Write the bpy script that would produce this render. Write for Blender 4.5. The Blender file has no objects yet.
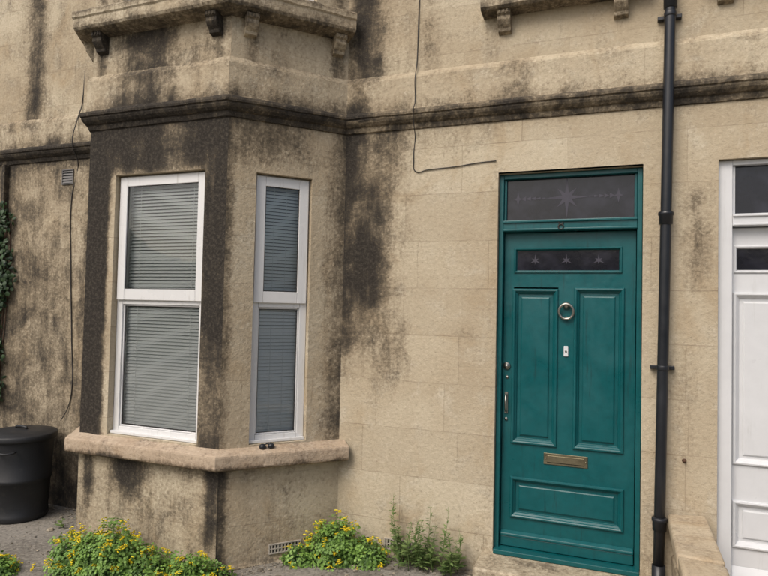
import bpy, math, random
import numpy as np
from mathutils import Vector, Matrix, noise as mnoise
random.seed(7); rng=np.random.default_rng(11)
scn=bpy.context.scene; COL=scn.collection
scn.view_settings.view_transform='Standard'; scn.view_settings.look='None'; scn.view_settings.exposure=0

# ------------------------------------------------------------------ helpers
def ss(a,b,x):
    t=np.clip((np.asarray(x,float)-a)/(b-a),0,1); return t*t*(3-2*t)
def ga(x,c,s): return np.exp(-((np.asarray(x,float)-c)/s)**2)

class MB:
    def __init__(s): s.v=[];s.f=[];s.uv=[];s.at=[];s.sm=[]
    def quadgrid(s,P,UV,A,mask=None,smooth=False):
        n,m=P.shape[:2];b=len(s.v)
        s.v.extend(map(tuple,P.reshape(-1,3)));s.uv.extend(map(tuple,UV.reshape(-1,2)));s.at.extend(A.reshape(-1).tolist())
        for i in range(n-1):
            for j in range(m-1):
                if mask is not None and not mask[i,j]: continue
                s.f.append((b+i*m+j,b+(i+1)*m+j,b+(i+1)*m+j+1,b+i*m+j+1));s.sm.append(smooth)
    def poly(s,pts,at=0.,smooth=False):
        b=len(s.v)
        for p in pts: s.v.append(tuple(p));s.uv.append((p[0]+p[1],p[2]));s.at.append(at)
        s.f.append(tuple(range(b,b+len(pts))));s.sm.append(smooth)
    def box8(s,c,at=0.):
        b=len(s.v)
        for p in c: s.v.append(tuple(p));s.uv.append((p[0]+p[1],p[2]));s.at.append(at)
        for q in ((0,3,2,1),(4,5,6,7),(0,1,5,4),(1,2,6,5),(2,3,7,6),(3,0,4,7)):
            s.f.append(tuple(b+i for i in q));s.sm.append(False)
    def tube(s,pts,rad,seg=12,cap=True,at=0.):
        b=len(s.v);n=len(pts);pts=[Vector(p) for p in pts]
        if not hasattr(rad,'__len__'): rad=[rad]*n
        up=None
        for i,p in enumerate(pts):
            t=(pts[min(i+1,n-1)]-pts[max(i-1,0)])
            if t.length<1e-9: t=Vector((0,0,1))
            t.normalize()
            if up is None: up=t.orthogonal().normalized()
            up=(up-t*up.dot(t)); up=up.normalized() if up.length>1e-6 else t.orthogonal().normalized()
            w=t.cross(up)
            for k in range(seg):
                a=2*math.pi*k/seg;q=p+(up*math.cos(a)+w*math.sin(a))*rad[i]
                s.v.append(tuple(q));s.uv.append((k/seg,q.z));s.at.append(at)
        for i in range(n-1):
            for k in range(seg):
                k2=(k+1)%seg
                s.f.append((b+i*seg+k,b+i*seg+k2,b+(i+1)*seg+k2,b+(i+1)*seg+k));s.sm.append(True)
        if cap:
            s.f.append(tuple(b+k for k in range(seg))[::-1]);s.sm.append(False)
            s.f.append(tuple(b+(n-1)*seg+k for k in range(seg)));s.sm.append(False)
    def lathe(s,c,axis,prof,seg=32,at=0.):
        axis=Vector(axis).normalized();u=axis.orthogonal().normalized();w=axis.cross(u);c=Vector(c);b=len(s.v);n=len(prof)
        for r,h in prof:
            for k in range(seg):
                a=2*math.pi*k/seg;q=c+axis*h+(u*math.cos(a)+w*math.sin(a))*max(r,1e-5)
                s.v.append(tuple(q));s.uv.append((k/seg,q.z));s.at.append(at)
        for i in range(n-1):
            for k in range(seg):
                k2=(k+1)%seg
                s.f.append((b+i*seg+k,b+i*seg+k2,b+(i+1)*seg+k2,b+(i+1)*seg+k));s.sm.append(True)
    def obj(s,name,mat,parent=None,bevel=0,bseg=2,sharp=None):
        me=bpy.data.meshes.new(name);me.from_pydata(s.v,[],s.f);
        uvl=me.uv_layers.new(name="UVMap")
        li=np.zeros(len(me.loops),dtype=np.int32);me.loops.foreach_get("vertex_index",li)
        uvl.data.foreach_set("uv",np.array(s.uv,dtype=np.float32)[li].ravel())
        a=me.attributes.new("soot",'FLOAT','POINT');a.data.foreach_set("value",np.array(s.at,dtype=np.float32))
        me.polygons.foreach_set("use_smooth",s.sm)
        me.materials.append(mat);me.update();me.validate()
        o=bpy.data.objects.new(name,me);COL.objects.link(o)
        if bevel:
            m=o.modifiers.new("b",'BEVEL');m.width=bevel;m.segments=bseg;m.limit_method='ANGLE';m.angle_limit=math.radians(35);m.harden_normals=False
        if parent: o.parent=parent
        return o
def empty(name,parent=None):
    e=bpy.data.objects.new(name,None);COL.objects.link(e);e.empty_display_size=.2
    if parent:e.parent=parent
    return e

class Fr:  # local wall frame: u along the wall, d into the wall, z up
    def __init__(s,p,q):
        s.p=np.array(p,float);q=np.array(q,float);s.L=float(np.linalg.norm(q-s.p));s.e=(q-s.p)/s.L
        s.n=np.array([-s.e[1],s.e[0]])
    def w(s,u,d,z):
        b=s.p+s.e*u+s.n*d; return (b[0],b[1],z)
    def box(s,mb,u0,u1,d0,d1,z0,z1,at=0.,zf=None):
        za=z1 if zf is None else zf
        mb.box8([s.w(u0,d0,z0),s.w(u1,d0,z0),s.w(u1,d1,z0),s.w(u0,d1,z0),s.w(u0,d0,za),s.w(u1,d0,za),s.w(u1,d1,z1),s.w(u0,d1,z1)],at)

def lines(a,b,step,extra=()):
    n=max(1,int(round((b-a)/step)));L=set(np.round(np.linspace(a,b,n+1),5).tolist())
    for e in extra:
        e=round(e,5)
        if a<e<b:
            L={l for l in L if abs(l-e)>step*.3 or l in (round(a,5),round(b,5))};L.add(e)
    return np.array(sorted(L))

def wallpatch(mb,fr,u0,u1,z0,z1,holes,soot,step=.05,d=0.,uo=0.,rough=.0015):
    ex=[h[0] for h in holes]+[h[1] for h in holes];ez=[h[2] for h in holes]+[h[3] for h in holes]
    U=lines(u0,u1,step,ex);Z=lines(z0,z1,step,ez)
    P=np.zeros((len(U),len(Z),3));UV=np.zeros((len(U),len(Z),2))
    for i,u in enumerate(U):
        b=fr.p+fr.e*u+fr.n*d
        P[i,:,0]=b[0];P[i,:,1]=b[1];P[i,:,2]=Z;UV[i,:,0]=u+uo;UV[i,:,1]=Z
    A=soot(P[:,:,0],P[:,:,2],UV[:,:,0]-uo)
    uc=(U[:-1]+U[1:])/2;zc=(Z[:-1]+Z[1:])/2
    M=np.ones((len(uc),len(zc)),bool)
    for h in holes:
        M&=~((uc[:,None]>h[0])&(uc[:,None]<h[1])&(zc[None,:]>h[2])&(zc[None,:]<h[3]))
    mb.quadgrid(P,UV,A,M)
def reveal(mb,fr,h,d0,d1,at=.0,bottom=True):
    u0,u1,z0,z1=h
    mb.poly([fr.w(u0,d0,z0),fr.w(u0,d1,z0),fr.w(u0,d1,z1),fr.w(u0,d0,z1)],at)
    mb.poly([fr.w(u1,d0,z0),fr.w(u1,d0,z1),fr.w(u1,d1,z1),fr.w(u1,d1,z0)],at)
    mb.poly([fr.w(u0,d0,z1),fr.w(u0,d1,z1),fr.w(u1,d1,z1),fr.w(u1,d0,z1)],at+.15)
    if bottom: mb.poly([fr.w(u0,d0,z0),fr.w(u1,d0,z0),fr.w(u1,d1,z0),fr.w(u0,d1,z0)],at)

def sweep(mb,path,prof,soot,step=.05,jit=.0015,caps=True,z0uv=None):
    path=[np.array(p,float) for p in path];n=len(path)
    dirs=[(path[i+1]-path[i])/np.linalg.norm(path[i+1]-path[i]) for i in range(n-1)]
    outs=[np.array([d[1],-d[0]]) for d in dirs]
    mit=[]
    for i in range(n):
        if i==0: m=outs[0]
        elif i==n-1: m=outs[-1]
        else:
            m=outs[i-1]+outs[i];m=m/np.dot(m,outs[i-1])
        mit.append(m)
    arc=0
    for i in range(n-1):
        L=np.linalg.norm(path[i+1]-path[i]);k=max(1,int(L/step))
        P=np.zeros((k+1,len(prof),3));UV=np.zeros((k+1,len(prof),2))
        for a in range(k+1):
            t=a/k
            for j,(o,z) in enumerate(prof):
                b=(path[i]+mit[i]*o)*(1-t)+(path[i+1]+mit[i+1]*o)*t
                jj=0 if a in(0,k) else (mnoise.noise(Vector((b[0]*7,b[1]*7,z*9)))*jit*2+mnoise.noise(Vector((b[0]*22,b[1]*22,z*22)))*jit)
                P[a,j]=(b[0]+outs[i][0]*jj,b[1]+outs[i][1]*jj,z+jj*.6);UV[a,j]=(arc+t*L,z)
        A=soot(P[:,:,0],P[:,:,2],i)
        mb.quadgrid(P,UV,A*np.ones(P.shape[:2]))
        arc+=L
    if caps:
        for e,pp in ((0,path[0]),(n-1,path[-1])):
            pts=[(pp[0]+mit[e][0]*o,pp[1]+mit[e][1]*o,z) for o,z in prof]
            mb.poly(pts if e else pts[::-1],.3)

# ------------------------------------------------------------------ materials
def newmat(name):
    m=bpy.data.materials.new(name);m.use_nodes=True;nt=m.node_tree;nt.nodes.clear()
    out=nt.nodes.new("ShaderNodeOutputMaterial");return m,nt,out
class N:
    def __init__(s,nt): s.nt=nt
    def put(s,sock,val):
        if isinstance(val,bpy.types.NodeSocket): s.nt.links.new(val,sock)
        elif val is not None:
            if hasattr(sock.default_value,'__len__') and not hasattr(val,'__len__'): val=(val,)*len(sock.default_value)
            if hasattr(val,'__len__') and len(sock.default_value)==4 and len(val)==3: val=tuple(val)+(1,)
            sock.default_value=val
    def m(s,op,a,b=None,c=None,clamp=False):
        n=s.nt.nodes.new("ShaderNodeMath");n.operation=op;n.use_clamp=clamp
        for i,x in enumerate((a,b,c)):
            if x is not None: s.put(n.inputs[i],x)
        return n.outputs[0]
    def mul(s,vec,v):
        n=s.nt.nodes.new("ShaderNodeVectorMath");n.operation='MULTIPLY';s.put(n.inputs[0],vec);n.inputs[1].default_value=v;return n.outputs[0]
    def noise(s,vec,scale,detail=4,rough=.55,dist=0):
        n=s.nt.nodes.new("ShaderNodeTexNoise");s.put(n.inputs['Vector'],vec);n.inputs['Scale'].default_value=scale;n.inputs['Detail'].default_value=detail;n.inputs['Roughness'].default_value=rough;n.inputs['Distortion'].default_value=dist;return n.outputs[0]
    def sst(s,x,a,b):
        n=s.nt.nodes.new("ShaderNodeMapRange");n.interpolation_type='SMOOTHSTEP';s.put(n.inputs[0],x);n.inputs[1].default_value=a;n.inputs[2].default_value=b;return n.outputs[0]
    def lin(s,x,a,b,c=0,d=1):
        n=s.nt.nodes.new("ShaderNodeMapRange");s.put(n.inputs[0],x)
        for i,v in enumerate((a,b,c,d)): n.inputs[i+1].default_value=v
        return n.outputs[0]
    def mix(s,f,a,b,mode='MIX'):
        n=s.nt.nodes.new("ShaderNodeMix");n.data_type='RGBA';n.blend_type=mode
        s.put(n.inputs[0],f);s.put(n.inputs[6],a);s.put(n.inputs[7],b);return n.outputs[2]
    def pos(s): return s.nt.nodes.new("ShaderNodeNewGeometry").outputs['Position']
    def attr(s,name):
        n=s.nt.nodes.new("ShaderNodeAttribute");n.attribute_name=name;return n.outputs['Fac']
    def uv(s): 
        n=s.nt.nodes.new("ShaderNodeUVMap");return n.outputs[0]
    def bump(s,h,strength,dist,prev=None):
        n=s.nt.nodes.new("ShaderNodeBump");n.inputs['Strength'].default_value=strength;n.inputs['Distance'].default_value=dist;s.put(n.inputs['Height'],h)
        if prev: s.put(n.inputs['Normal'],prev)
        return n.outputs[0]
    def bsdf(s,out,col,rough=.8,metal=0,normal=None,spec=.5,coat=0):
        b=s.nt.nodes.new("ShaderNodeBsdfPrincipled");s.put(b.inputs['Base Color'],col);s.put(b.inputs['Roughness'],rough);s.put(b.inputs['Metallic'],metal);s.put(b.inputs['Specular IOR Level'],spec)
        if coat:b.inputs['Coat Weight'].default_value=coat
        if normal: s.put(b.inputs['Normal'],normal)
        s.nt.links.new(b.outputs[0],out.inputs[0]);return b

def stone_mat(name,bricks=True,bw=.66,rh=.31,tint=(1,1,1)):
    m,nt,out=newmat(name);k=N(nt);pos=k.pos();uv=k.uv()
    nL=k.noise(pos,1.0,3,.62);nM=k.noise(pos,4.2,5,.68,.4);nF=k.noise(pos,46,4,.75)
    st=k.noise(k.mul(pos,(12,12,1.2)),1,4,.68)
    T=lambda c:tuple(a*b for a,b in zip(c,tint))
    base=k.mix(k.sst(nL,.36,.64),T((.60,.53,.395)),T((.485,.405,.285)))
    base=k.mix(k.m('MULTIPLY',k.sst(nM,.5,.72),.8),base,T((.66,.605,.48)))
    och=k.noise(k.mul(pos,(2.1,2.1,1.5)),1,4,.68,.6)
    base=k.mix(k.m('MULTIPLY',k.sst(och,.50,.72),.6),base,T((.40,.29,.165)))
    if bricks:
        w=nt.nodes.new("ShaderNodeVectorMath");w.operation='ADD';k.put(w.inputs[0],uv)
        nn=nt.nodes.new("ShaderNodeTexNoise");k.put(nn.inputs['Vector'],pos);nn.inputs['Scale'].default_value=7;nn.inputs['Detail'].default_value=2
        sc=nt.nodes.new("ShaderNodeVectorMath");sc.operation='MULTIPLY_ADD';k.put(sc.inputs[0],nn.outputs[1]);sc.inputs[1].default_value=(.014,.014,0);sc.inputs[2].default_value=(-.007,-.007,0)
        k.put(w.inputs[1],sc.outputs[0])
        b=nt.nodes.new("ShaderNodeTexBrick");k.put(b.inputs['Vector'],w.outputs[0]);b.inputs['Scale'].default_value=1
        b.inputs['Color1'].default_value=(0,0,0,1);b.inputs['Color2'].default_value=(1,1,1,1);b.inputs['Mortar'].default_value=(.5,.5,.5,1)
        b.inputs['Mortar Size'].default_value=.0045;b.inputs['Mortar Smooth'].default_value=.9;b.inputs['Brick Width'].default_value=bw;b.inputs['Row Height'].default_value=rh
        b.offset=.42;b.squash=.72;b.squash_frequency=3
        per=b.outputs['Color'];mort=b.outputs['Fac']
        base=k.mix(k.m('MULTIPLY',per,.44),base,T((.37,.30,.205)))
        f=k.m('MULTIPLY',mort,k.lin(och,.38,.64,.08,.66),clamp=True)
        base=k.mix(f,base,T((.20,.155,.105)))
    base=k.mix(k.lin(nF,.32,.68,.0,.34),base,T((.28,.225,.155)))
    base=k.mix(k.m('MULTIPLY',k.sst(nF,.60,.72),.42),base,T((.15,.12,.09)))
    base=k.mix(k.m('MULTIPLY',k.sst(nF,.40,.28),.40),base,T((.70,.645,.52)))
    so=k.attr("soot")
    v=k.m('ADD',so,k.m('MULTIPLY',k.m('SUBTRACT',nM,.5),1.25))
    v=k.m('ADD',v,k.m('MULTIPLY',k.m('SUBTRACT',st,.5),.62))
    v=k.m('ADD',v,k.m('MULTIPLY',k.m('SUBTRACT',nF,.5),.85))
    c1=k.sst(v,.14,.72);c2=k.sst(v,.42,.98)
    base=k.mix(k.m('MULTIPLY',c1,.74),base,T((.20,.155,.10)))
    blk=k.mix(k.sst(nF,.42,.68),(.020,.018,.0165),(.065,.056,.045))
    base=k.mix(k.m('MULTIPLY',c2,.96),base,blk)
    h=k.noise(pos,30,4,.72)
    k.bsdf(out,base,.92,0,k.bump(k.m('MULTIPLY',h,.0085),.8,1.0),.2);return m
STONE=stone_mat("bath_stone_ashlar")
TRIM=stone_mat("bath_stone_trim",True,.95,5.0)
SILL=stone_mat("painted_stone_sill",False,tint=(.90,.83,.83))
def simple(name,col,rough=.5,metal=0,var=.25,bs=.15,scale=20,spec=.5,dirt=None,coat=0,streak=False):
    m,nt,out=newmat(name);k=N(nt);pos=k.pos()
    n=k.noise(pos,scale,4,.6);n2=k.noise(pos,scale*.15,4,.6,.4)
    c=k.mix(k.lin(n,.3,.7,0,var),col,tuple(x*.45 for x in col))
    c=k.mix(k.lin(n2,.35,.7,0,var),c,tuple(min(1,x*1.25+.01) for x in col))
    if dirt:
        vec=k.mul(pos,(30,30,2.5)) if streak else pos
        d=k.sst(k.noise(vec,1 if streak else scale*.5,5,.7),.56,.78)
        c=k.mix(k.m('MULTIPLY',d,dirt[1]),c,dirt[0])
    r=k.lin(n2,.3,.7,max(.03,rough-.1),min(1,rough+.12))
    h=k.m('ADD',k.m('MULTIPLY',n,.003*bs),k.m('MULTIPLY',n2,.01*bs))
    k.bsdf(out,c,r,metal,k.bump(h,1,1.0),spec,coat);return m
TEAL=simple("teal_gloss_paint",(.002,.090,.098),.36,0,.38,.25,26,.45,dirt=((.008,.040,.042),.85),streak=True)
WHITEP=simple("white_gloss_paint",(.66,.67,.68),.35,0,.10,.08,15,.5,dirt=((.45,.45,.42),.4),streak=True)
UPVC=simple("white_upvc",(.72,.72,.71),.3,0,.06,.02,15,.5,dirt=((.42,.40,.35),.6),streak=True)
BLACK=simple("black_cast_iron_paint",(.012,.014,.018),.38,0,.3,.15,30,.5,dirt=((.06,.055,.05),.4),streak=True)
BINM=simple("black_plastic",(.018,.019,.021),.5,0,.3,.12,25,.4,dirt=((.08,.075,.065),.45))
STEEL=simple("tarnished_chrome",(.42,.41,.37),.36,1,.4,.05,60)
BRASS=simple("aged_brass",(.27,.24,.16),.45,1,.4,.08,60)
RUBBER=simple("cable_rubber",(.03,.027,.024),.6,0,.2,.05,40)
GRIL=simple("grey_vent_plastic",(.14,.135,.13),.6,0,.3,.05,40)
TERRA=simple("weathered_vent",(.42,.38,.32),.8,0,.4,.2,60)
BLIND=simple("blind_slats",(.92,.94,.92),.5,0,.04,.02,10)
ROOM=simple("dark_interior",(.10,.10,.097),.9,0,.2,.05,5)
RUST=simple("rusty_iron",(.09,.045,.025),.8,0,.5,.4,80)
ETCH=simple("etched_glass_star",(.045,.042,.06),.4,0,.3,.05,60)
def glass(name,tint=(.97,.99,.98),boost=1.0):
    m,nt,out=newmat(name);k=N(nt)
    fr=nt.nodes.new("ShaderNodeFresnel");fr.inputs[0].default_value=1.52
    t=nt.nodes.new("ShaderNodeBsdfTransparent");t.inputs[0].default_value=tint+(1,)
    g=nt.nodes.new("ShaderNodeBsdfGlossy");g.inputs['Roughness'].default_value=.03
    k.put(g.inputs['Normal'],k.bump(k.noise(k.pos(),2.2,2),.05,.02))
    mx=nt.nodes.new("ShaderNodeMixShader");k.put(mx.inputs[0],k.m('MULTIPLY_ADD',fr.outputs[0],boost,.03,True))
    nt.links.new(t.outputs[0],mx.inputs[1]);nt.links.new(g.outputs[0],mx.inputs[2]);nt.links.new(mx.outputs[0],out.inputs[0]);return m
GLASS=glass("window_glass",boost=1.4)
def darkglass(name,col):
    m,nt,out=newmat(name);k=N(nt);pos=k.pos()
    c=k.mix(k.sst(k.noise(pos,9,3),.4,.7),col,tuple(x*2 for x in col))
    k.bsdf(out,c,.12,0,k.bump(k.noise(pos,14,3),.15,.004),.5);return m
DGL=darkglass("dark_obscured_glass",(.012,.012,.017))

# ------------------------------------------------------------------ plan
Lx=-12.;Rx=7.
P0=(Lx,0);P1=(-3.93,0);P2=(-3.516,-.611);P3=(-2.349,-.611);P4=(-1.801,0);P5=(Rx,0)
ZG=-.1;ZT=6.6
FL=Fr(P0,P1);FCL=Fr(P1,P2);FF=Fr(P2,P3);FCR=Fr(P3,P4);FW=Fr(P4,P5)
mx=np.maximum
def s_wall(x,z,u):
    s=.06+.0*x
    lo=(z<3.05)
    plume=.98*ga(x,-1.80,.22)*ss(.95,1.75,z)*lo
    plume=mx(plume,1.10*ga(x,-1.70,.31)*ga(z,2.02,.58))
    plume=mx(plume,.80*ga(x,-1.64,.30)*ss(1.7,2.2,z)*lo)
    plume=mx(plume,.66*ga(x,-1.52,.25)*ga(z,1.50,.38))
    s=mx(s,plume)
    s=mx(s,(x<-3.85)*(.60+.10*ga(x,-4.9,.3)-.12*ga(z,2.4,.3))*(z<3.0))
    s=mx(s,(x<-3.85)*.90*ga(x,-4.02,.28)*(1-ss(2.9,3.1,z)))
    s=mx(s,(x<-3.85)*.32*(z>=3.0))
    s=mx(s,(z>3.2)*mx(mx(.92*ga(x,-1.68,.20),.50*ga(x,-1.20,.09)),mx(.82*ga(x,-4.85,.17),.14+.2*ga(x,-1.4,.4))))
    s=s+.20*ga(z,2.97,.10)*(z<3)
    s=s+.24*ga(z,2.80,.15)*ga(x,-1.1,.35)
    s=mx(s,.68*ga(x,.41,.10)*ga(z,2.18,.36));s=mx(s,.28*ga(x,.36,.12)*ga(z,1.2,.7))
    s=s+.24*(1-ss(.05,.6,z))
    s=s+.45*ga(x,-.93,.07)*ga(z,1.58,.045)
    s=s+.18*ga(x,-.77,.04)+.14*ga(x,.17,.05)
    return s
def s_front(x,z,u):
    s=.2+0*x
    lo=(z>.7)&(z<3.0)
    s=mx(s,1.02*ss(2.50,2.66,z)*(z<3.0)*(1-.24*ga(u,.72,.12)))
    s=mx(s,1.16*(1-ss(.15,.25,u))*lo*(1-.10*ga(z,1.5,.3)))
    s=mx(s,1.05*ss(.985,1.0,u)*lo*(1-.26*ga(z,1.15,.3)))
    b=(z<.7)
    s=mx(s,b*mx(mx(.44,.88*ga(u,.10,.08)*ss(.10,.45,z)),mx(.95*ga(u,.44,.20)*ga(z,.62,.32),1.02*ga(u,1.12,.08)*ss(.0,.25,z))))
    s=mx(s,(z>3.2)*mx(.42,mx(1.0*ga(u,.5,.32)*(1-ss(3.7,3.8,z)),.75*ga(u,.08,.07)+.65*ga(u,1.08,.07))))
    return s
def s_cant(x,z,u):
    s=.20+0*x
    lo=(z>.7)&(z<3.0)
    s=mx(s,.56*ss(2.52,2.7,z)*(z<3.0)*(.75+.5*ga(u,.2,.25)))
    s=mx(s,.72*(1-ss(.0,.12,u))*(z<3))
    s=mx(s,(.38+.30*ga(u,.82,.10))*ss(.60,.70,u)*lo)
    b=(z<.7)
    s=mx(s,b*mx(.30,.95*(1-ss(.0,.13,u))))
    s=mx(s,(z>3.2)*mx(.30,mx(.65*ga(u,.13,.07),.72*ga(u,.75,.08))))
    return s
def s_cl(x,z,u): return .9+0*x
house=empty("stone_house")
FWX=lambda x:x-P4[0]
door_h=(FWX(-.73),FWX(.12),.22,2.59)
ndoor_h=(FWX(.51),FWX(1.36),.22,2.60)
up1=(FWX(-.66),FWX(.0),3.73,5.35);up2=(FWX(.58),FWX(1.24),3.73,5.35)
wf=(.246,.996,.82,2.60);wc=(.19,.565+.012,.82,2.59)
wfu=(.246,.996,3.76,5.3);wcu=(.19,.577,3.76,5.3);wcl=(.20,.57,.82,2.59);wclu=(.20,.57,3.76,5.3)
mb=MB()
wallpatch(mb,FL,0,FL.L,ZG,ZT,[],s_wall,.07,uo=.3)
wallpatch(mb,FCL,0,FCL.L,ZG,5.6,[wcl,wclu],s_cl,.06)
wallpatch(mb,FF,0,FF.L,ZG,5.6,[wf,wfu],s_front,.035,uo=.12)
wallpatch(mb,FCR,0,FCR.L,ZG,5.6,[wc,wcu],s_cant,.035,uo=1.29)
wallpatch(mb,FW,0,FW.L,ZG,ZT,[door_h,ndoor_h,up1,up2],s_wall,.05,uo=.21)
FB=Fr(P1,P4);wallpatch(mb,FB,0,FB.L,5.6,ZT,[],s_wall,.1)
for fr,h in ((FCL,wcl),(FCL,wclu),(FF,wf),(FF,wfu),(FCR,wc),(FCR,wcu)): reveal(mb,fr,h,0,.14,-.05)
for h in (up1,up2): reveal(mb,FW,h,0,.15,.1)
reveal(mb,FW,door_h,0,.13,.15);reveal(mb,FW,ndoor_h,0,.13,.15)
mb.obj("walls",STONE,house)
mb=MB()
def s_str(x,z,i):
    s=.74*(1-ss(3.045,3.075,z))+.0*x
    s=s+(z>3.05)*(.14+.16*ga(z,3.30,.05)+.20*ga(z,3.08,.05))
    if i in(0,1): s=s+.22
    if i==2: s=s+.16+.35*ga(x,-3.0,.25)
    if i==3: s=s+.12
    if i==4: s=s+.45*ga(x,-1.7,.14)*(z>3.0)+.2*ga(x,-.6,.1)
    return s
prof=[(.0,2.925),(.012,2.93),(.018,2.95),(.020,2.962),(.034,2.968),(.052,2.985),(.060,3.0),(.060,3.012),(.070,3.016),(.072,3.03),(.066,3.046),(.036,3.058),(.030,3.066),(.030,3.18),(.030,3.275),(.024,3.29),(.0,3.32)]
sweep(mb,[P0,P1,P2,P3,P4,P5],prof,s_str,.04,.0022)
mb.obj("string_course",TRIM,house)
mb=MB();fr=Fr((-5.3,0),(-5,0))
fr.box(mb,.135,.175,-.05,.02,2.45,2.925,.8);fr.box(mb,.120,.190,-.062,.02,2.40,2.448,.8)
mb.obj("label_mould_stop",TRIM,house,.006)
mb=MB()
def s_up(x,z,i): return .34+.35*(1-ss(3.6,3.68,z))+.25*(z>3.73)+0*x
sweep(mb,[P1,P2,P3,P4],[(0,3.585),(.085,3.60),(.115,3.612),(.125,3.63),(.125,3.69),(.135,3.70),(.135,3.735),(.128,3.745),(.0,3.77)],s_up,.04,.003)
sweep(mb,[(-.84,0),(.16,0)],[(0,3.605),(.10,3.615),(.115,3.63),(.115,3.70),(.0,3.745)],s_up,.05,.003)
sweep(mb,[(.42,0),(1.42,0)],[(0,3.605),(.10,3.615),(.115,3.63),(.115,3.70),(.0,3.745)],s_up,.05,.003)
mb.obj("upper_window_sills",TRIM,house)
mb=MB()
def corbel(fr,u,w=.082,z1=3.598,h=.135,out=.085,at=.55):
    pr=[(.0,z1),(out,z1),(out,z1-.030),(out-.012,z1-.036),(out-.010,z1-.062),(out-.028,z1-.088),(out-.045,z1-.105),(out-.050,z1-.125),(.0,z1-h)]
    n=len(pr);b=len(mb.v)
    for s_,uu in ((0,u-w/2),(1,u+w/2)):
        for o,z in pr:
            mb.v.append(fr.w(uu,-o,z));mb.uv.append((uu,z));mb.at.append(at)
    mb.f.append(tuple(b+i for i in range(n)));mb.sm.append(False)
    mb.f.append(tuple(b+n+i for i in range(n))[::-1]);mb.sm.append(False)
    for i in range(n-1):
        mb.f.append((b+i,b+n+i,b+n+i+1,b+i+1));mb.sm.append(False)
    for q in (-.024,0,.024):
        fr.box(mb,u+q-.008,u+q+.008,-out-.006,-out+.004,z1-.028,z1-.004,at)
for u in (.10,1.06): corbel(FF,u,at=.9)
for u in (.12,.735): corbel(FCR,u)
for u in (.12,.62): corbel(FCL,u)
for x in (-.70,-.01,.54,1.28): corbel(FW,FWX(x),z1=3.618)
mb.obj("sill_brackets",TRIM,house,.004)
mb=MB()
def s_sill(x,z,i): return np.where(z<.705,.62,.24)+0*x
sweep(mb,[(-3.95,.0),(-3.516-.0,-.611),(-2.349,-.611),(-1.76,.0)],[(0,.675),(.05,.678),(.072,.686),(.081,.694),(.084,.704),(.0845,.735),(.084,.768),(.081,.779),(.072,.786),(.04,.794),(.0,.808),(-.16,.826)],s_sill,.018,.0022,caps=False)
mb.obj("bay_sill",SILL,house)
mb=MB()
sweep(mb,[P1,P2,P3,P4],[(.03,-.1),(.03,.055),(.0,.075)],lambda x,z,i:.5+0*x,.05,.003)
mb.obj("bay_plinth",TRIM,house)
mb=MB()
sweep(mb,[P1,P2,P3,P4],[(0,5.45),(.1,5.5),(.14,5.6),(.0,5.66)],s_up,.2,.002)
mb.poly([(P1[0],.02,5.66),(P2[0],P2[1],5.66),(P3[0],P3[1],5.66),(P4[0],.02,5.66)],.3)
sweep(mb,[P0,(Rx,0)],[(0,6.4),(.1,6.45),(.2,6.6),(.2,6.7),(0,6.75)],s_up,.3,.002)
mb.obj("cornices",TRIM,house)
mb=MB();mb.poly([(Lx,-.15,6.74),(Rx,-.15,6.74),(Rx,4,9.),(Lx,4,9.)]);mb.poly([(Lx,8,6.74),(Lx,4,9.),(Rx,4,9.),(Rx,8,6.74)])
mb.poly([(Lx,0,0),(Lx,8,0),(Lx,8,6.74),(Lx,4,9),(Lx,0,6.74)]);mb.poly([(Rx,0,0),(Rx,0,6.74),(Rx,4,9),(Rx,8,6.74),(Rx,8,0)]);mb.poly([(Lx,8,0),(Rx,8,0),(Rx,8,6.74),(Lx,8,6.74)])
mb.obj("roof_and_rear",simple("slate",(.06,.06,.065),.7),house)

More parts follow.
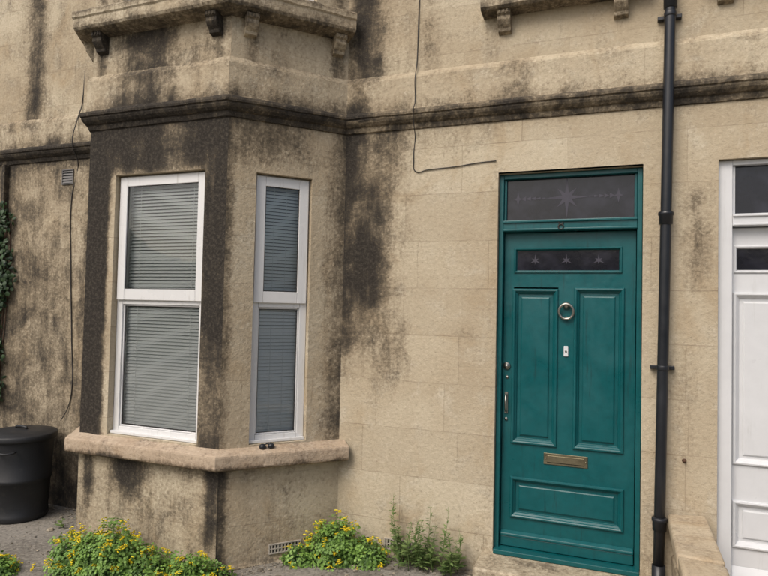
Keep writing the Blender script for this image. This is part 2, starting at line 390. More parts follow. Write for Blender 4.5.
# ---- windows
def window(fr,h,name,dz=(1.71,1.795),blind=True,tilt=62,d=.05):
    u0,u1,z0,z1=h;e=empty(name,house);mb=MB();t=.05
    g=.002
    fr.box(mb,u0+g,u0+t,d,d+.07,z0+g,z1-g);fr.box(mb,u1-t,u1-g,d,d+.07,z0+g,z1-g)
    fr.box(mb,u0+t+.001,u1-t-.001,d,d+.069,z1-t,z1-g)
    fr.box(mb,u0+t+.001,u1-t-.001,d,d+.069,z0+g,z0+t)
    zm0,zm1=dz
    fr.box(mb,u0+t+.001,u1-t-.001,d+.001,d+.068,zm0,zm0+.045)
    c=.026
    fr.box(mb,u0+.012,u0+t+c,d-.018,d-.0005,zm0+.03,z1-.012)
    fr.box(mb,u1-t-c,u1-.012,d-.018,d-.0005,zm0+.03,z1-.012)
    fr.box(mb,u0+t+c+.0005,u1-t-c-.0005,d-.0175,d+.03,z1-t-c,z1-.012)
    fr.box(mb,u0+t+c+.0005,u1-t-c-.0005,d-.0175,d+.03,zm0+.03,zm1+.02)
    fr.box(mb,u0+t+.001,u0+t+.010,d+.012,d+.03,z0+t+.001,zm0-.001);fr.box(mb,u1-t-.010,u1-t-.001,d+.012,d+.03,z0+t+.001,zm0-.001)
    fr.box(mb,u0+t+.011,u1-t-.011,d+.012,d+.03,z0+t+.001,z0+t+.010);fr.box(mb,u0+t+.011,u1-t-.011,d+.012,d+.03,zm0-.010,zm0-.001)
    fr.box(mb,u0+.004,u1-.004,d-.03,d-.0005,z0+.003,z0+.022)
    mb.obj("frame",UPVC,e,.003)
    mb=MB()
    for a,b_,zz0,zz1,dd in ((u0+t+.010,u1-t-.010,z0+t+.010,zm0-.010,d+.020),(u0+t+c,u1-t-c,zm1+.020,z1-t-c,d-.009)):
        w=.005
        fr.box(mb,a,a+w,dd,dd+.003,zz0,zz1);fr.box(mb,b_-w,b_,dd,dd+.003,zz0,zz1);fr.box(mb,a+w,b_-w,dd,dd+.003,zz0,zz0+w);fr.box(mb,a+w,b_-w,dd,dd+.003,zz1-w,zz1)
    mb.obj("gaskets",RUBBER,e)
    mb=MB();mb.poly([fr.w(u0+t,d+.025,z0+t),fr.w(u1-t,d+.025,z0+t),fr.w(u1-t,d+.025,zm0),fr.w(u0+t,d+.025,zm0)])
    mb.poly([fr.w(u0+t+c-.004,d-.004,zm1+.016),fr.w(u1-t-c+.004,d-.004,zm1+.016),fr.w(u1-t-c+.004,d-.004,z1-t-c+.004),fr.w(u0+t+c-.004,d-.004,z1-t-c+.004)])
    mb.obj("glass",GLASS,e)
    mb=MB();fr.box(mb,u0+.03,u0+.034,d+.07,d+.6,z0,z1);fr.box(mb,u1-.034,u1-.03,d+.07,d+.6,z0,z1)
    fr.box(mb,u0,u1,d+.6,d+.61,z0,z1);fr.box(mb,u0,u1,d+.08,d+.6,z0-.012,z0-.002);fr.box(mb,u0,u1,d+.08,d+.6,z1+.002,z1+.012)
    mb.obj("room_lining",ROOM,e)
    if blind:
        mb=MB();zz=z1-.06;w=.0125;bd=d+.052
        while zz>z0+.05:
            a=math.radians(tilt+random.uniform(-3,3));dz_=math.sin(a)*w;dd=math.cos(a)*w;jj=random.uniform(-.0008,.0008)
            mb.poly([fr.w(u0+.052,bd-dd,zz-dz_+jj),fr.w(u1-.052,bd-dd,zz-dz_-jj),fr.w(u1-.052,bd+dd,zz+dz_-jj),fr.w(u0+.052,bd+dd,zz+dz_+jj)])
            zz-=.0232
        for uu in (u0+.15,u1-.15): fr.box(mb,uu-.001,uu+.001,bd-.016,bd-.014,z0+.03,z1-.03)
        mb.obj("blind",BLIND,e)
    return e
window(FF,wf,"bay_front_window",tilt=54);window(FCR,wc,"bay_side_window",tilt=57);window(FCL,wcl,"bay_side_window.001")
for fr,h in ((FF,wfu),(FCR,wcu),(FCL,wclu),(FW,up1),(FW,up2)): window(fr,h,"upper_window",(4.5,4.58),False)

# ---- panelled doors
def nested(mb,fr,d,u0,u1,z0,z1,prof):
    rects=[(u0+a,u1-a,z0+a,z1-a,d-h) for a,h in prof]
    for A,B in zip(rects[:-1],rects[1:]):
        ca=[(A[0],A[2]),(A[1],A[2]),(A[1],A[3]),(A[0],A[3])];cb=[(B[0],B[2]),(B[1],B[2]),(B[1],B[3]),(B[0],B[3])]
        for i in range(4):
            j=(i+1)%4
            mb.poly([fr.w(ca[i][0],A[4],ca[i][1]),fr.w(ca[j][0],A[4],ca[j][1]),fr.w(cb[j][0],B[4],cb[j][1]),fr.w(cb[i][0],B[4],cb[i][1])])
    B=rects[-1];mb.poly([fr.w(B[0],B[4],B[2]),fr.w(B[1],B[4],B[2]),fr.w(B[1],B[4],B[3]),fr.w(B[0],B[4],B[3])])
PAN=[(0,0),(.0,.009),(.004,.014),(.012,.0155),(.018,.011),(.021,.004),(.030,-.004),(.033,-.012),(.036,-.013),(.052,-.012),(.054,-.006),(.060,-.003),(.064,-.003)]
GLP=[(0,0),(0,.006),(.004,.009),(.010,.008),(.014,-.002),(.018,-.010)]
def star(mb,fr,u,z,R,r,d,n=8):
    c=[]
    for i in range(2*n):
        a=math.pi*i/n+math.pi/2
        rr=(R if i%4==0 else R*.62) if i%2==0 else r
        c.append((u+math.cos(a)*rr,z+math.sin(a)*rr))
    for i in range(2*n):
        j=(i+1)%(2*n)
        mb.poly([fr.w(u,d,z),fr.w(c[i][0],d,c[i][1]),fr.w(c[j][0],d,c[j][1])])
def panel_door(fr,h,name,paint,mirror,green):
    e=empty(name,house);u0,u1,z0,z1=h;W=u1-u0
    X=lambda x:(u0+(x+.73)) if not mirror else (u1-(x+.73))
    def R(a,b): return tuple(sorted((X(a),X(b))))
    dl=.085
    mb=MB()
    j=.03 if green else .075
    fr.box(mb,u0+.002,u0+j,.035,.13,z0,z1-.002);fr.box(mb,u1-j,u1-.002,.035,.13,z0,z1-.002)
    fr.box(mb,u0+j+.0005,u1-j-.0005,.036,.13,z1-.03,z1-.002)
    fr.box(mb,u0+j+.0005,u1-j-.0005,.030,.13,2.225,2.295)
    fr.box(mb,u0+j+.0005,u1-j-.0005,.018,.031,2.278,2.292)
    fr.box(mb,u0+j+.0005,u1-j-.0005,.024,.031,2.228,2.240)
    fr.box(mb,u0+j+.0005,u0+j+.016,.055,.08,2.296,z1-.031);fr.box(mb,u1-j-.016,u1-j-.0005,.055,.08,2.296,z1-.031)
    mb.obj("frame",paint,e,.003)
    mb=MB();mb.poly([fr.w(u0+j,.075,2.29),fr.w(u1-j,.075,2.29),fr.w(u1-j,.075,z1-.02),fr.w(u0+j,.075,z1-.02)]);mb.obj("fanlight_glass",DGL,e)
    la,lb=u0+j+.004,u1-j-.004;lz0,lz1=z0+.012,2.22
    if green:
        P=[R(-.64,-.36)+(.885,1.865),R(-.265,.025)+(.885,1.875),R(-.64,.03)+(.42,.675)]
        G=R(-.635,.01)+(1.965,2.125)
    else:
        a,b=u0+.085,u1-.085;mid=(a+b)/2
        P=[(a,mid-.05,.89,1.855),(mid+.05,b,.89,1.855),(a,b,.43,.69)];G=(a+.005,b-.005,1.965,2.12)
    mb=MB()
    wallpatch(mb,fr,la,lb,lz0,lz1,P+[G],lambda x,z,u:0*x,.2,d=dl)
    for p in P: nested(mb,fr,dl,*p,PAN)
    nested(mb,fr,dl,*G,GLP)
    mb.poly([fr.w(la,dl,lz0),fr.w(la,dl,lz1),fr.w(la,dl+.04,lz1),fr.w(la,dl+.04,lz0)])
    mb.poly([fr.w(lb,dl,lz0),fr.w(lb,dl+.04,lz0),fr.w(lb,dl+.04,lz1),fr.w(lb,dl,lz1)])
    mb.obj("leaf",paint,e)
    mb=MB();mb.poly([fr.w(G[0]+.016,dl+.009,G[2]+.016),fr.w(G[1]-.016,dl+.009,G[2]+.016),fr.w(G[1]-.016,dl+.009,G[3]-.016),fr.w(G[0]+.016,dl+.009,G[3]-.016)]);mb.obj("leaf_glass",DGL,e)
    mb=MB()
    if green: 
        fr.box(mb,la+.001,lb-.001,.058,dl-.001,z0+.085,z0+.118,zf=z0+.100)
        fr.box(mb,la+.001,lb-.001,.066,dl-.001,z0+.022,z0+.0845)
    else: fr.box(mb,la+.001,lb-.001,.055,dl-.001,z0+.022,z0+.11,zf=z0+.06)
    mb.obj("weatherboard",paint,e,.005)
    mb=MB();fr.box(mb,u0+.004,u1-.004,-.01,.13,z0-.012,z0+.018);mb.obj("threshold",paint if green else TERRA,e,.005)
    if green:
        mb=MB();uc=(u0+u1)/2;zc=2.435
        star(mb,fr,uc-.01,zc,.135,.030,.073)
        for k in (-1,1):
            star(mb,fr,uc-.01+k*.30,zc,.045,.012,.073,4)
            for q in range(5):
                mb.poly([fr.w(uc-.01+k*(.13+q*.03),.0725,zc-.003-.01*q*.3),fr.w(uc-.01+k*(.155+q*.03),.0725,zc-.002),fr.w(uc-.01+k*(.155+q*.03),.0725,zc+.003),fr.w(uc-.01+k*(.13+q*.03),.0725,zc+.005+.01*q*.3)])
        gz_=(G[2]+G[3])/2
        for q in (.14,.33,.52): star(mb,fr,G[0]+q-.01,gz_,.04,.010,dl+.0065,6)
        mb.obj("etched_stars",ETCH,e)
        mb=MB()
        for zz,r in ((2.274,.0125),(2.247,.0155)):
            pts=[fr.w(X(-.345)+math.cos(a)*r,.024,zz+math.sin(a)*r) for a in np.linspace(0,2*math.pi,19)]
            mb.tube(pts,.0038,8,False)
        mb.obj("door_number",RUBBER,e)
        mb=MB();k0=Vector(fr.w(X(-.31),dl,1.74));ax=(0,-1,0)
        mb.lathe(k0+Vector((0,0,.022)),ax,[(.0,.0),(.024,.0),(.025,.004),(.022,.010),(.015,.018),(.012,.030),(0,.033)])
        pts=[k0+Vector((math.cos(a)*.043,-.026-.006*math.sin(a),math.sin(a)*.046-.014)) for a in np.linspace(0,2*math.pi,33)]
        mb.tube(pts,.0082,10,False);mb.lathe(k0+Vector((0,0,-.056)),ax,[(.0,0),(.012,0),(.012,.006),(.0,.012)],20)
        mb.obj("ring_knocker",STEEL,e)
        mb=MB();u=X(-.31)
        fr.box(mb,u-.014,u+.014,dl-.008,dl-.0003,1.448,1.512);mb.obj("bell_plate",WHITEP,e,.004)
        mb=MB();mb.lathe(fr.w(u,dl-.008,1.48),ax,[(0.,0.),(.006,0),(.006,.004),(0,.006)],16);mb.obj("bell_button",STEEL,e)
        mb=MB();a,b=R(-.435,-.175)
        fr.box(mb,a,b,dl-.006,dl-.0003,.775,.845);
        fr.box(mb,a+.022,b-.022,dl-.012,dl-.0063,.790,.832)
        for q in (a+.011,b-.011): mb.lathe(fr.w(q,dl-.006,.81),ax,[(0,0),(.005,0),(.004,.003),(0,.0035)],12)
        mb.obj("letter_plate",BRASS,e,.003)
        mb=MB();fr.box(mb,a+.020,b-.020,dl-.0075,dl-.0062,.786,.7895);mb.obj("letter_slot_gap",RUBBER,e)
        mb=MB();u=X(-.672)
        mb.lathe(fr.w(u,dl,1.37),ax,[(0,0),(.024,0),(.025,.004),(.021,.010),(.013,.013),(.012,.018),(0,.019)],24)
        mb.lathe(fr.w(u+.003,dl,1.30),ax,[(0,0),(.010,0),(.010,.004),(0,.006)],16)
        fr.box(mb,u-.010,u+.010,dl-.006,dl-.0003,1.07,1.205)
        hp=[Vector(fr.w(u,dl-.004,1.195)),Vector(fr.w(u,dl-.032,1.185)),Vector(fr.w(u+.002,dl-.042,1.15)),Vector(fr.w(u+.002,dl-.040,1.115)),Vector(fr.w(u,dl-.026,1.09)),Vector(fr.w(u,dl-.004,1.08))]
        mb.tube(hp,[.006,.006,.007,.007,.006,.006],10)
        mb.lathe(fr.w(u,dl-.004,1.035),ax,[(0,0),(.011,0),(.010,.004),(0,.005)],16)
        mb.obj("lock_and_pull",STEEL,e)
    return e
panel_door(FW,door_h,"teal_front_door",TEAL,False,True)
panel_door(FW,ndoor_h,"white_front_door",WHITEP,True,False)

mb=MB();fr=FW
def step(a,b):
    fr.box(mb,FWX(a),FWX(b),-.26,.12,.02,.206,.45)
step(-.80,.20);step(.46,1.45)
so=mb.obj("door_steps",TRIM,house,.014,3)

# ------------------------------------------------------------------ boundary dwarf wall
mb=MB()
def blk(x0,x1,y0,y1,z0,z1,at): 
    j=lambda:random.uniform(-.009,.009)
    mb.box8([(x0+j(),y0+j(),z0),(x1+j(),y0+j(),z0),(x1+j(),y1+j(),z0),(x0+j(),y1+j(),z0),(x0+j(),y0+j(),z1+j()),(x1+j(),y0+j(),z1+j()),(x1+j(),y1+j(),z1+j()),(x0+j(),y1+j(),z1+j())],at)
z=-.05
for r in range(4):
    y=-.005;hh=.145
    while y>-2.2:
        L=random.uniform(.22,.4);blk(.285,.43,y-L+.008,y,z,z+hh-.006,random.uniform(.3,.65));y-=L
    z+=hh
zc=z
y=-.005
while y>-2.2:
    L=random.uniform(.5,.7);blk(.262,.452,y-L+.006,y,zc,zc+.075,random.uniform(.25,.45));y-=L
dw=mb.obj("dwarf_boundary_wall",stone_mat("rubble_stone",False,tint=(.98,.95,.93)),None,.018,3)

# ------------------------------------------------------------------ drainpipe
dp=empty("drainpipe");mb=MB();pr=.0295
def px(z): return .213+(z-.3)*.0125
mb.tube([(px(z_),-.065,z_) for z_ in np.linspace(.26,6.5,12)],pr,24)
mb.obj("pipe",BLACK,dp)
mb=MB()
for z_ in (.56,2.28+.0,4.1):
    mb.lathe((px(z_),-.065,z_),(0,0,1),[(pr,-.05),(pr+.007,-.048),(pr+.008,.0),(pr+.012,.004),(pr+.012,.020),(pr+.006,.024),(pr,.026)],24)
mb.lathe((px(3.52),-.065,3.52),(0,0,1),[(pr,-.045),(pr+.007,-.043),(pr+.007,.03),(pr+.011,.034),(pr+.011,.048),(pr,.052)],24)
mb.tube([(px(.3),-.065,.32),(px(.3),-.07,.2),(px(.3),-.10,.13),(px(.3),-.15,.10)],[pr+.006,pr+.006,pr+.006,pr+.009],20)
mb.obj("collars",BLACK,dp)
mb=MB()
for z_ in (1.42,3.44,5.0):
    mb.lathe((px(z_),-.065,z_),(0,0,1),[(pr,-.014),(pr+.004,-.013),(pr+.004,.013),(pr,.014)],24)
    f2=Fr((px(z_)-.08,0),(px(z_)+.08,0))
    f2.box(mb,.016,.052,-.035,-.002,z_-.011,z_+.011);f2.box(mb,.108,.144,-.035,-.002,z_-.011,z_+.011)
mb.obj("brackets",BLACK,dp,.003)

# ------------------------------------------------------------------ cables
def cable(name,pts,r=.004,mat=RUBBER):
    cu=bpy.data.curves.new(name,'CURVE');cu.dimensions='3D';cu.bevel_depth=r;cu.bevel_resolution=2
    sp=cu.splines.new('BEZIER');sp.bezier_points.add(len(pts)-1)
    for b,p in zip(sp.bezier_points,pts): b.co=p;b.handle_left_type=b.handle_right_type='AUTO'
    cu.materials.append(mat);o=bpy.data.objects.new(name,cu);COL.objects.link(o);return o
cable("wall_cable",[(-1.27,-.006,6.3),(-1.275,-.006,4.4),(-1.285,-.008,3.6),(-1.29,-.01,3.36),(-1.29,-.040,3.26),(-1.287,-.040,3.1),(-1.285,-.080,3.03),(-1.288,-.05,2.94),(-1.292,-.008,2.88),(-1.30,-.006,2.72),(-1.285,-.006,2.64),(-1.20,-.006,2.645),(-1.0,-.006,2.655),(-.85,-.006,2.67),(-.745,-.006,2.675)],.0034)
cable("wall_cable",[(-4.27,-.006,6.0),(-4.28,-.008,3.4),(-4.29,-.040,3.26),(-4.29,-.082,3.03),(-4.30,-.01,2.9),(-4.36,-.006,2.6),(-4.34,-.006,2.0),(-4.30,-.006,1.4),(-4.28,-.006,.95),(-4.31,-.012,.82),(-4.36,-.03,.72)],.0042)

# ------------------------------------------------------------------ vents
def vent(name,fr,u0,u1,z0,z1,mat,n=5,vert=False,parent=None):
    e=empty(name);mb=MB();t=.008
    fr.box(mb,u0,u1,-.010,.0+.002,z1-t,z1);fr.box(mb,u0,u1,-.010,.002,z0,z0+t)
    fr.box(mb,u0,u0+t,-.0095,.002,z0+t,z1-t);fr.box(mb,u1-t,u1,-.0095,.002,z0+t,z1-t)
    for i in range(n):
        if vert:
            a=u0+t+(u1-u0-2*t)*(i+.3)/n;fr.box(mb,a,a+(u1-u0)*.4/n,-.008,.002,z0+t,z1-t)
        else:
            a=z0+t+(z1-z0-2*t)*(i+.2)/n;w=(z1-z0-2*t)/n
            mb.poly([fr.w(u0+t,-.009,a),fr.w(u1-t,-.009,a),fr.w(u1-t,-.001,a+w*.75),fr.w(u0+t,-.001,a+w*.75)])
    if vert: fr.box(mb,u0+t,u1-t,-.0085,.002,(z0+z1)/2-.003,(z0+z1)/2+.003)
    mb.obj("grille",mat,e,.001)
    mb=MB();mb.poly([fr.w(u0+.002,-.0015,z0+.002),fr.w(u1-.002,-.0015,z0+.002),fr.w(u1-.002,-.0015,z1-.002),fr.w(u0+.002,-.0015,z1-.002)]);mb.obj("dark_void",RUBBER,e)
vent("wall_vent",FL,-4.48-Lx,-4.35-Lx,2.715,2.845,GRIL,5)
vent("air_brick",FCR,.34,.56,.10,.165,TERRA,9,True)
vent("air_brick",FW,FWX(-1.45),FWX(-1.24),.12,.195,TERRA,9,True)
mb=MB();mb.lathe((.345,0,.90),(0,-1,0),[(0,0),(.011,0),(.012,.004),(.008,.007),(.007,.014),(.009,.016),(.009,.019),(0,.021)],16)
mb.obj("rusty_wall_bolt",RUST)
mb=MB()
q=FCR.p+FCR.e*.30-FCR.n*.035
for k in (-.028,.028):
    c=Vector((q[0]+FCR.e[0]*k,q[1]+FCR.e[1]*k,.806))
    mb.lathe(c,(0,0,1),[(0,-.006),(.020,-.006),(.023,.004),(.020,.016),(.012,.022),(0,.024)],14)
mb.tube([(q[0]-FCR.e[0]*.02,q[1]-FCR.e[1]*.02,.823),(q[0],q[1],.829),(q[0]+FCR.e[0]*.02,q[1]+FCR.e[1]*.02,.823)],.004,8)
mb.obj("sunglasses",BLACK)

# ------------------------------------------------------------------ dustbin
db=empty("dustbin");C=(-4.46,-.31,0.)
mb=MB()
mb.lathe(C,(0,0,1),[(0,.004),(.205,.004),(.21,.012),(.213,.05),(.209,.055),(.222,.30),(.229,.303),(.230,.33),(.225,.335),(.238,.60),(.242,.62),(.242,.64),(.236,.645),(.236,.60),(0,.60)],48)
mb.obj("body",BINM,db)
mb=MB()
mb.lathe(C,(0,0,1),[(.246,.622),(.258,.624),(.262,.635),(.262,.662),(.255,.670),(.232,.672),(.225,.678),(.15,.690),(.08,.695),(0,.696)],48)
mb.tube([(C[0]-.06,C[1],.690),(C[0]-.055,C[1],.708),(C[0],C[1],.713),(C[0]+.055,C[1],.708),(C[0]+.06,C[1],.690)],.010,10)
mb.obj("lid",BINM,db)
mb=MB()
for sgn in (-1,1):
    a=math.radians(-60+ (0 if sgn>0 else 180));ca,sa=math.cos(a),math.sin(a)
    b=Vector((C[0]+ca*.238,C[1]+sa*.238,.56));t=Vector((-sa,ca,0));o=Vector((ca,sa,0))
    mb.tube([b-t*.06,b-t*.06+o*.035,b+o*.042+Vector((0,0,-.01)),b+t*.06+o*.035,b+t*.06],.008,8)
mb.obj("handles",BINM,db)

# ------------------------------------------------------------------ ground
def gz(x,y=0): return float(.085*ss(-3.4,-1.2,x))
m,nt,out=newmat("pavement");k=N(nt);pos=k.pos()
n1=k.noise(pos,1.5,5,.6);n2=k.noise(pos,40,5,.75)
c=k.mix(k.sst(n1,.35,.65),(.26,.24,.205),(.16,.145,.12));c=k.mix(k.sst(n2,.45,.7),c,(.33,.305,.26));c=k.mix(k.m('MULTIPLY',k.sst(n2,.46,.34),.7),c,(.06,.053,.045))
k.bsdf(out,c,.9,0,k.bump(n2,.8,.008),.3);PAVE=m
mb=MB()
X=np.unique(np.concatenate([np.linspace(-300,-7,6),np.linspace(-7,3,60),np.linspace(3,300,6)]));Y=np.unique(np.concatenate([np.linspace(-300,-6,6),np.linspace(-6,.02,40)]))
Pg=np.zeros((len(X),len(Y),3));
for i,x in enumerate(X):
    for j,y in enumerate(Y): Pg[i,j]=(x,y,gz(x)+(.006*mnoise.noise(Vector((x*3,y*3,0))) if abs(x)<8 and y>-6 else 0))
mb.quadgrid(Pg,Pg[:,:,:2].copy(),np.zeros(Pg.shape[:2]));mb.obj("ground",PAVE)
mb=MB()
def peb(c,r):
    b=len(mb.v);rc=random.random()
    for (a,h,s_) in ((0,-.4,.0),(0,0,1),(0,.45,.75)):
        for q in range(6):
            an=q*math.pi/3+a;rr=r*s_*random.uniform(.75,1.2)
            mb.v.append((c[0]+math.cos(an)*rr,c[1]+math.sin(an)*rr,c[2]+h*r));mb.uv.append((0,0));mb.at.append(rc)
    for l in (0,1):
        for q in range(6):
            q2=(q+1)%6;mb.f.append((b+l*6+q,b+l*6+q2,b+l*6+6+q2,b+l*6+6+q));mb.sm.append(False)
    mb.f.append(tuple(b+12+q for q in range(6)));mb.sm.append(False)
for i in range(2600):
    x=random.uniform(-5.2,.2);y=-abs(random.gauss(0,.16))-.01
    if -3.93<x<-1.8: y-=min(.611,max(0,min((x+3.93)*1.45,(-1.8-x)*1.11)))
    if random.random()<.35: y=random.uniform(-1.6,0)
    peb((x,y,gz(x)+.003),random.choice([.003,.004,.006,.009]) if random.random()<.94 else random.uniform(.012,.028))
mm,nt,out=newmat("grit");k=N(nt);c=k.mix(k.attr("soot"),(.07,.06,.045),(.38,.33,.25));k.bsdf(out,c,.9)
mb.obj("grit_and_pebbles",mm)

# hedge added behind the camera to darken pane reflections (seen only mirrored)
mb=MB();nx,nz=90,26
Pq=np.zeros((nx,nz,3))
for i in range(nx):
    for j in range(nz):
        a=math.pi*j/(nz-1);x=-34+52*i/(nx-1)
        top=3.3+.9*mnoise.noise(Vector((x*.35,3,0)));r_=1+.28*mnoise.noise(Vector((x*1.1,a*2,1)))+.16*mnoise.noise(Vector((x*3,a*5,4)))
        Pq[i,j]=(x,-13.5+1.1*math.cos(a)*r_,max(-.05,top*max(0,math.sin(a))**.5*r_))
mb.quadgrid(Pq,Pq[:,:,:2].copy(),np.zeros((nx,nz)),smooth=True)
m,nt,out=newmat("reflection_hedge_foliage");k=N(nt);pos=k.pos();n=k.noise(pos,7,4,.75)
k.bsdf(out,k.mix(k.sst(n,.35,.68),(.015,.03,.008),(.12,.19,.05)),.8,0,k.bump(n,1,.15),.2)
mb.obj("reflection_hedge",m)

# ------------------------------------------------------------------ vegetation
def leafmat(name,c1,c2,tr=.25):
    m,nt,out=newmat(name);k=N(nt);a=k.attr("soot")
    c=k.mix(a,c1,c2);b=nt.nodes.new("ShaderNodeBsdfPrincipled");k.put(b.inputs['Base Color'],c);b.inputs['Roughness'].default_value=.55
    t=nt.nodes.new("ShaderNodeBsdfTranslucent");k.put(t.inputs[0],c);mx_=nt.nodes.new("ShaderNodeMixShader");mx_.inputs[0].default_value=tr
    nt.links.new(b.outputs[0],mx_.inputs[1]);nt.links.new(t.outputs[0],mx_.inputs[2]);nt.links.new(mx_.outputs[0],out.inputs[0]);return m
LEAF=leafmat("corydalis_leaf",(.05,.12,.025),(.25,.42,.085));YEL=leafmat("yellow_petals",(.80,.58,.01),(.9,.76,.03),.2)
IVY=leafmat("ivy_leaf",(.012,.03,.01),(.05,.10,.03),.1);WEED=leafmat("weed_leaf",(.08,.15,.04),(.24,.33,.11))
def leaf(mb,c,n,t,L,W,at,nseg=3):
    n=n.normalized();t=(t-n*t.dot(n)).normalized();w=n.cross(t)
    prof=[(0,.05),(.3,.85),(.6,1),(.85,.65),(1,.05)] if nseg==3 else [(0,.05),(.35,.9),(.7,.8),(1,.05)]
    b=len(mb.v)
    for a,s_ in prof:
        for sg in (-1,1):
            p=c+t*(a*L)+w*(sg*s_*W/2)+n*(abs(s_)*W*.12-.15*L*a*a);mb.v.append(tuple(p));mb.uv.append((0,0));mb.at.append(at)
    for i in range(len(prof)-1): mb.f.append((b+2*i,b+2*i+1,b+2*i+3,b+2*i+2));mb.sm.append(True)
def rv(): return Vector((random.gauss(0,1),random.gauss(0,1),random.gauss(0,1)))
def mound(name,lobes,nfr,nfl):
    e=empty(name);ml=MB();mf=MB();ms=MB()
    tot=sum(l[3]*l[4]*l[5] for l in lobes)
    for (cx,cy,cz,rx,ry,h) in lobes:
        cnt=int(nfr*rx*ry*h/tot)
        for i in range(cnt):
            az=random.uniform(0,2*math.pi);el=math.asin(random.uniform(-.05,1));rr=random.uniform(.55,1.05)
            d=Vector((math.cos(az)*math.cos(el),math.sin(az)*math.cos(el),math.sin(el)))
            bmp=1+.30*mnoise.noise(Vector((d.x*2.2+cx*5,d.y*2.2,d.z*2.2)))+.20*mnoise.noise(d*6+Vector((cx,0,0)))
            p=Vector((cx+d.x*rx*rr*bmp,cy+d.y*ry*rr*bmp,cz+max(.015,d.z*h*rr*bmp)))
            nn=(d+Vector((0,-.1,.5))+rv()*.35).normalized();t0=(d+rv()*.6).normalized()
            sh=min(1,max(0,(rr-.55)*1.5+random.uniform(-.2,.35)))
            base=Vector((cx+(p.x-cx)*.25,cy+(p.y-cy)*.25,cz))
            if i%3==0: ms.tube([base,(base+p)/2+Vector((0,0,.02)),p],[.0016,.0013,.0009],4,False,sh)
            t0=(t0-nn*t0.dot(nn)).normalized();w=nn.cross(t0)
            for (a,b_) in ((.0,0),(.012,.014),(.012,-.014),(.026,.0),(.021,.020),(.021,-.020),(.036,.008)):
                sc=random.uniform(.9,1.25)
                q=p+t0*a*sc+w*b_*sc+rv()*.0022
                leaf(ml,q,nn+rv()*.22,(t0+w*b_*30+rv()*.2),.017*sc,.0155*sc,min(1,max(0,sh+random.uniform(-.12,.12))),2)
        for i in range(int(nfl*cnt/nfr)):
            az=random.uniform(0,2*math.pi);el=math.asin(random.uniform(.05,1))
            d=Vector((math.cos(az)*math.cos(el),math.sin(az)*math.cos(el),math.sin(el)))
            bmp=1+.30*mnoise.noise(Vector((d.x*2.2+cx*5,d.y*2.2,d.z*2.2)))+.20*mnoise.noise(d*6+Vector((cx,0,0)))
            rr=random.uniform(1.03,1.2)
            p=Vector((cx+d.x*rx*rr*bmp,cy+d.y*ry*rr*bmp,cz+d.z*h*rr*bmp))
            ms.tube([p-d*.05,p],[.0012,.001],4,False,.6)
            for q in range(random.randint(4,7)):
                o=p+rv()*.008;dr=(Vector((random.gauss(0,1),random.gauss(0,1),-.2))).normalized()
                mf.tube([o,o+dr*.007,o+dr*.015,o+dr*.020],[.0015,.0034,.003,.0048],5,True,random.random())
    ml.obj("leaves",LEAF,e);ms.obj("stems",WEED,e);mf.obj("flowers",YEL,e)
mound("yellow_corydalis",[(-2.98,-.86,.0,.27,.17,.30),(-3.24,-.84,.0,.2,.15,.22),(-2.74,-.80,.01,.18,.15,.19)],1500,120)
mound("yellow_corydalis",[(-2.40,-.78,.03,.15,.12,.16),(-2.26,-.72,.03,.09,.09,.11)],420,26)
mound("yellow_corydalis",[(-1.72,-.20,.06,.20,.15,.25),(-1.50,-.16,.07,.12,.12,.15),(-1.93,-.30,.05,.10,.10,.12)],1000,60)
mound("yellow_corydalis",[(-3.66,-1.10,.0,.14,.12,.10)],260,16)
def weed(name,specs):
    e=empty(name);ml=MB();ms=MB()
    for (x,y,h,n) in specs:
        z0=gz(x);lean=Vector((random.uniform(-.15,.15),random.uniform(-.2,-.02),1))
        pts=[Vector((x,y,z0))+lean*h*t+Vector((.012*math.sin(t*5+x*9),0,0)) for t in np.linspace(0,1,7)]
        ms.tube(pts,[.0025*(1-.6*i/6) for i in range(7)],6,True,.5)
        for i in range(n):
            t=random.uniform(.08,1);k_=min(5,int(t*6));p=pts[k_].lerp(pts[k_+1],t*6-k_)
            a=random.uniform(0,6.28);d=Vector((math.cos(a),math.sin(a),random.uniform(.1,.7)))
            L=.055*(1.15-t)+.012;leaf(ml,p,Vector((-d.x*.4,-d.y*.4,1))+rv()*.15,d,L,L*.30,random.random(),3)
    ml.obj("leaves",WEED,e);ms.obj("stems",WEED,e)
weed("tall_weeds",[(random.uniform(-1.34,-.90),random.uniform(-.20,-.04),random.uniform(.12,.33),26) for _ in range(26)]+[(-1.36,-.08,.44,34),(-1.02,-.07,.40,30),(-1.10,-.06,.38,30),(-1.20,-.1,.3,30)])
weed("tall_weeds",[(random.uniform(-3.95,-3.65),random.uniform(-.4,-.02),random.uniform(.05,.12),12) for _ in range(8)])
e=empty("ivy");ml=MB();ms=MB()
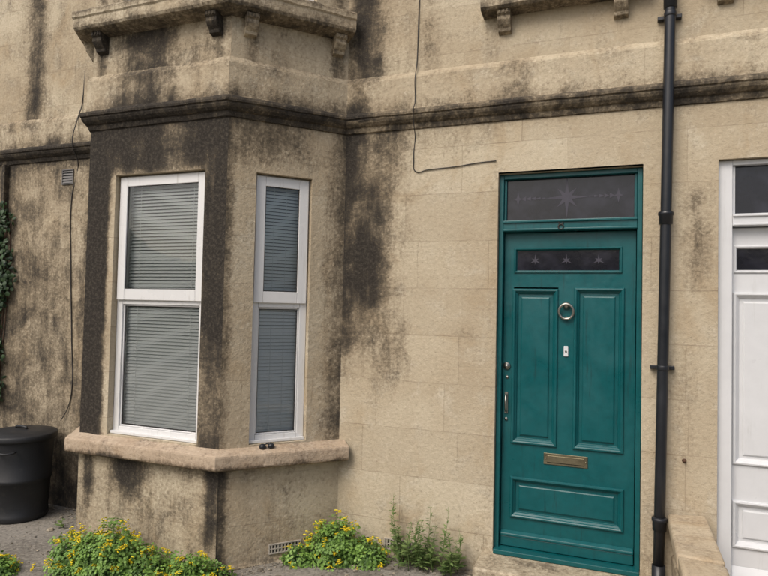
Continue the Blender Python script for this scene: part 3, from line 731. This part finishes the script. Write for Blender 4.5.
for i in range(1700):
    z=random.uniform(.85,2.6);edge=-4.94-.10*abs(math.sin(z*5.1))-.12*abs(math.cos(z*2.3));x=edge-abs(random.gauss(0,.22))+random.gauss(0,.03)
    y=-.01-random.random()*.09
    n=Vector((random.gauss(0,.35),-1,random.gauss(.3,.3)));leaf(ml,Vector((x,y,z)),n,Vector((random.gauss(0,.6),0,-1)),random.uniform(.025,.05),random.uniform(.03,.05),min(1,max(0,random.gauss(.4,.25))),3)
for i in range(14):
    x=random.uniform(-5.5,-5.1);ms.tube([(x+.04*math.sin(q+i),-.008,.0+q*.4) for q in range(7)],.004,5,True)
ml.obj("leaves",IVY,e);ms.obj("stems",RUST,e)

# ------------------------------------------------------------------ camera, light
yaw,pitch,roll=math.radians(21.194),math.radians(1.822),math.radians(1.266)
fw=Vector((-math.sin(yaw)*math.cos(pitch),math.cos(yaw)*math.cos(pitch),math.sin(pitch)));r=Vector((math.cos(yaw),math.sin(yaw),0));u=r.cross(fw)
R_=r*math.cos(roll)+u*math.sin(roll);U_=-r*math.sin(roll)+u*math.cos(roll)
M=Matrix((R_,U_,-fw)).transposed().to_4x4();M.translation=Vector((0,-3.853,1.726))
cam=bpy.data.cameras.new("camera");co=bpy.data.objects.new("camera",cam);COL.objects.link(co);co.matrix_world=M
cam.sensor_width=36;cam.lens=609.5/768*36;cam.clip_start=.05;cam.clip_end=2000;scn.camera=co
el,az=math.radians(48),math.radians(200)
w=bpy.data.worlds.new("World");scn.world=w;w.use_nodes=True;nt=w.node_tree
sky=nt.nodes.new("ShaderNodeTexSky");sky.sky_type='NISHITA';sky.sun_disc=False;sky.sun_elevation=el;sky.sun_rotation=az;sky.air_density=1;sky.dust_density=5;sky.ozone_density=.6
bg=nt.nodes["Background"];bg.inputs[1].default_value=.15;nt.links.new(sky.outputs[0],bg.inputs[0])
sl=bpy.data.lights.new("sun",'SUN');sl.energy=1.5;sl.angle=math.radians(32);sl.color=(1,.98,.945);s_=bpy.data.objects.new("sun",sl);COL.objects.link(s_)
d=Vector((math.sin(az)*math.cos(el),math.cos(az)*math.cos(el),math.sin(el)));s_.rotation_euler=d.to_track_quat('Z','Y').to_euler()
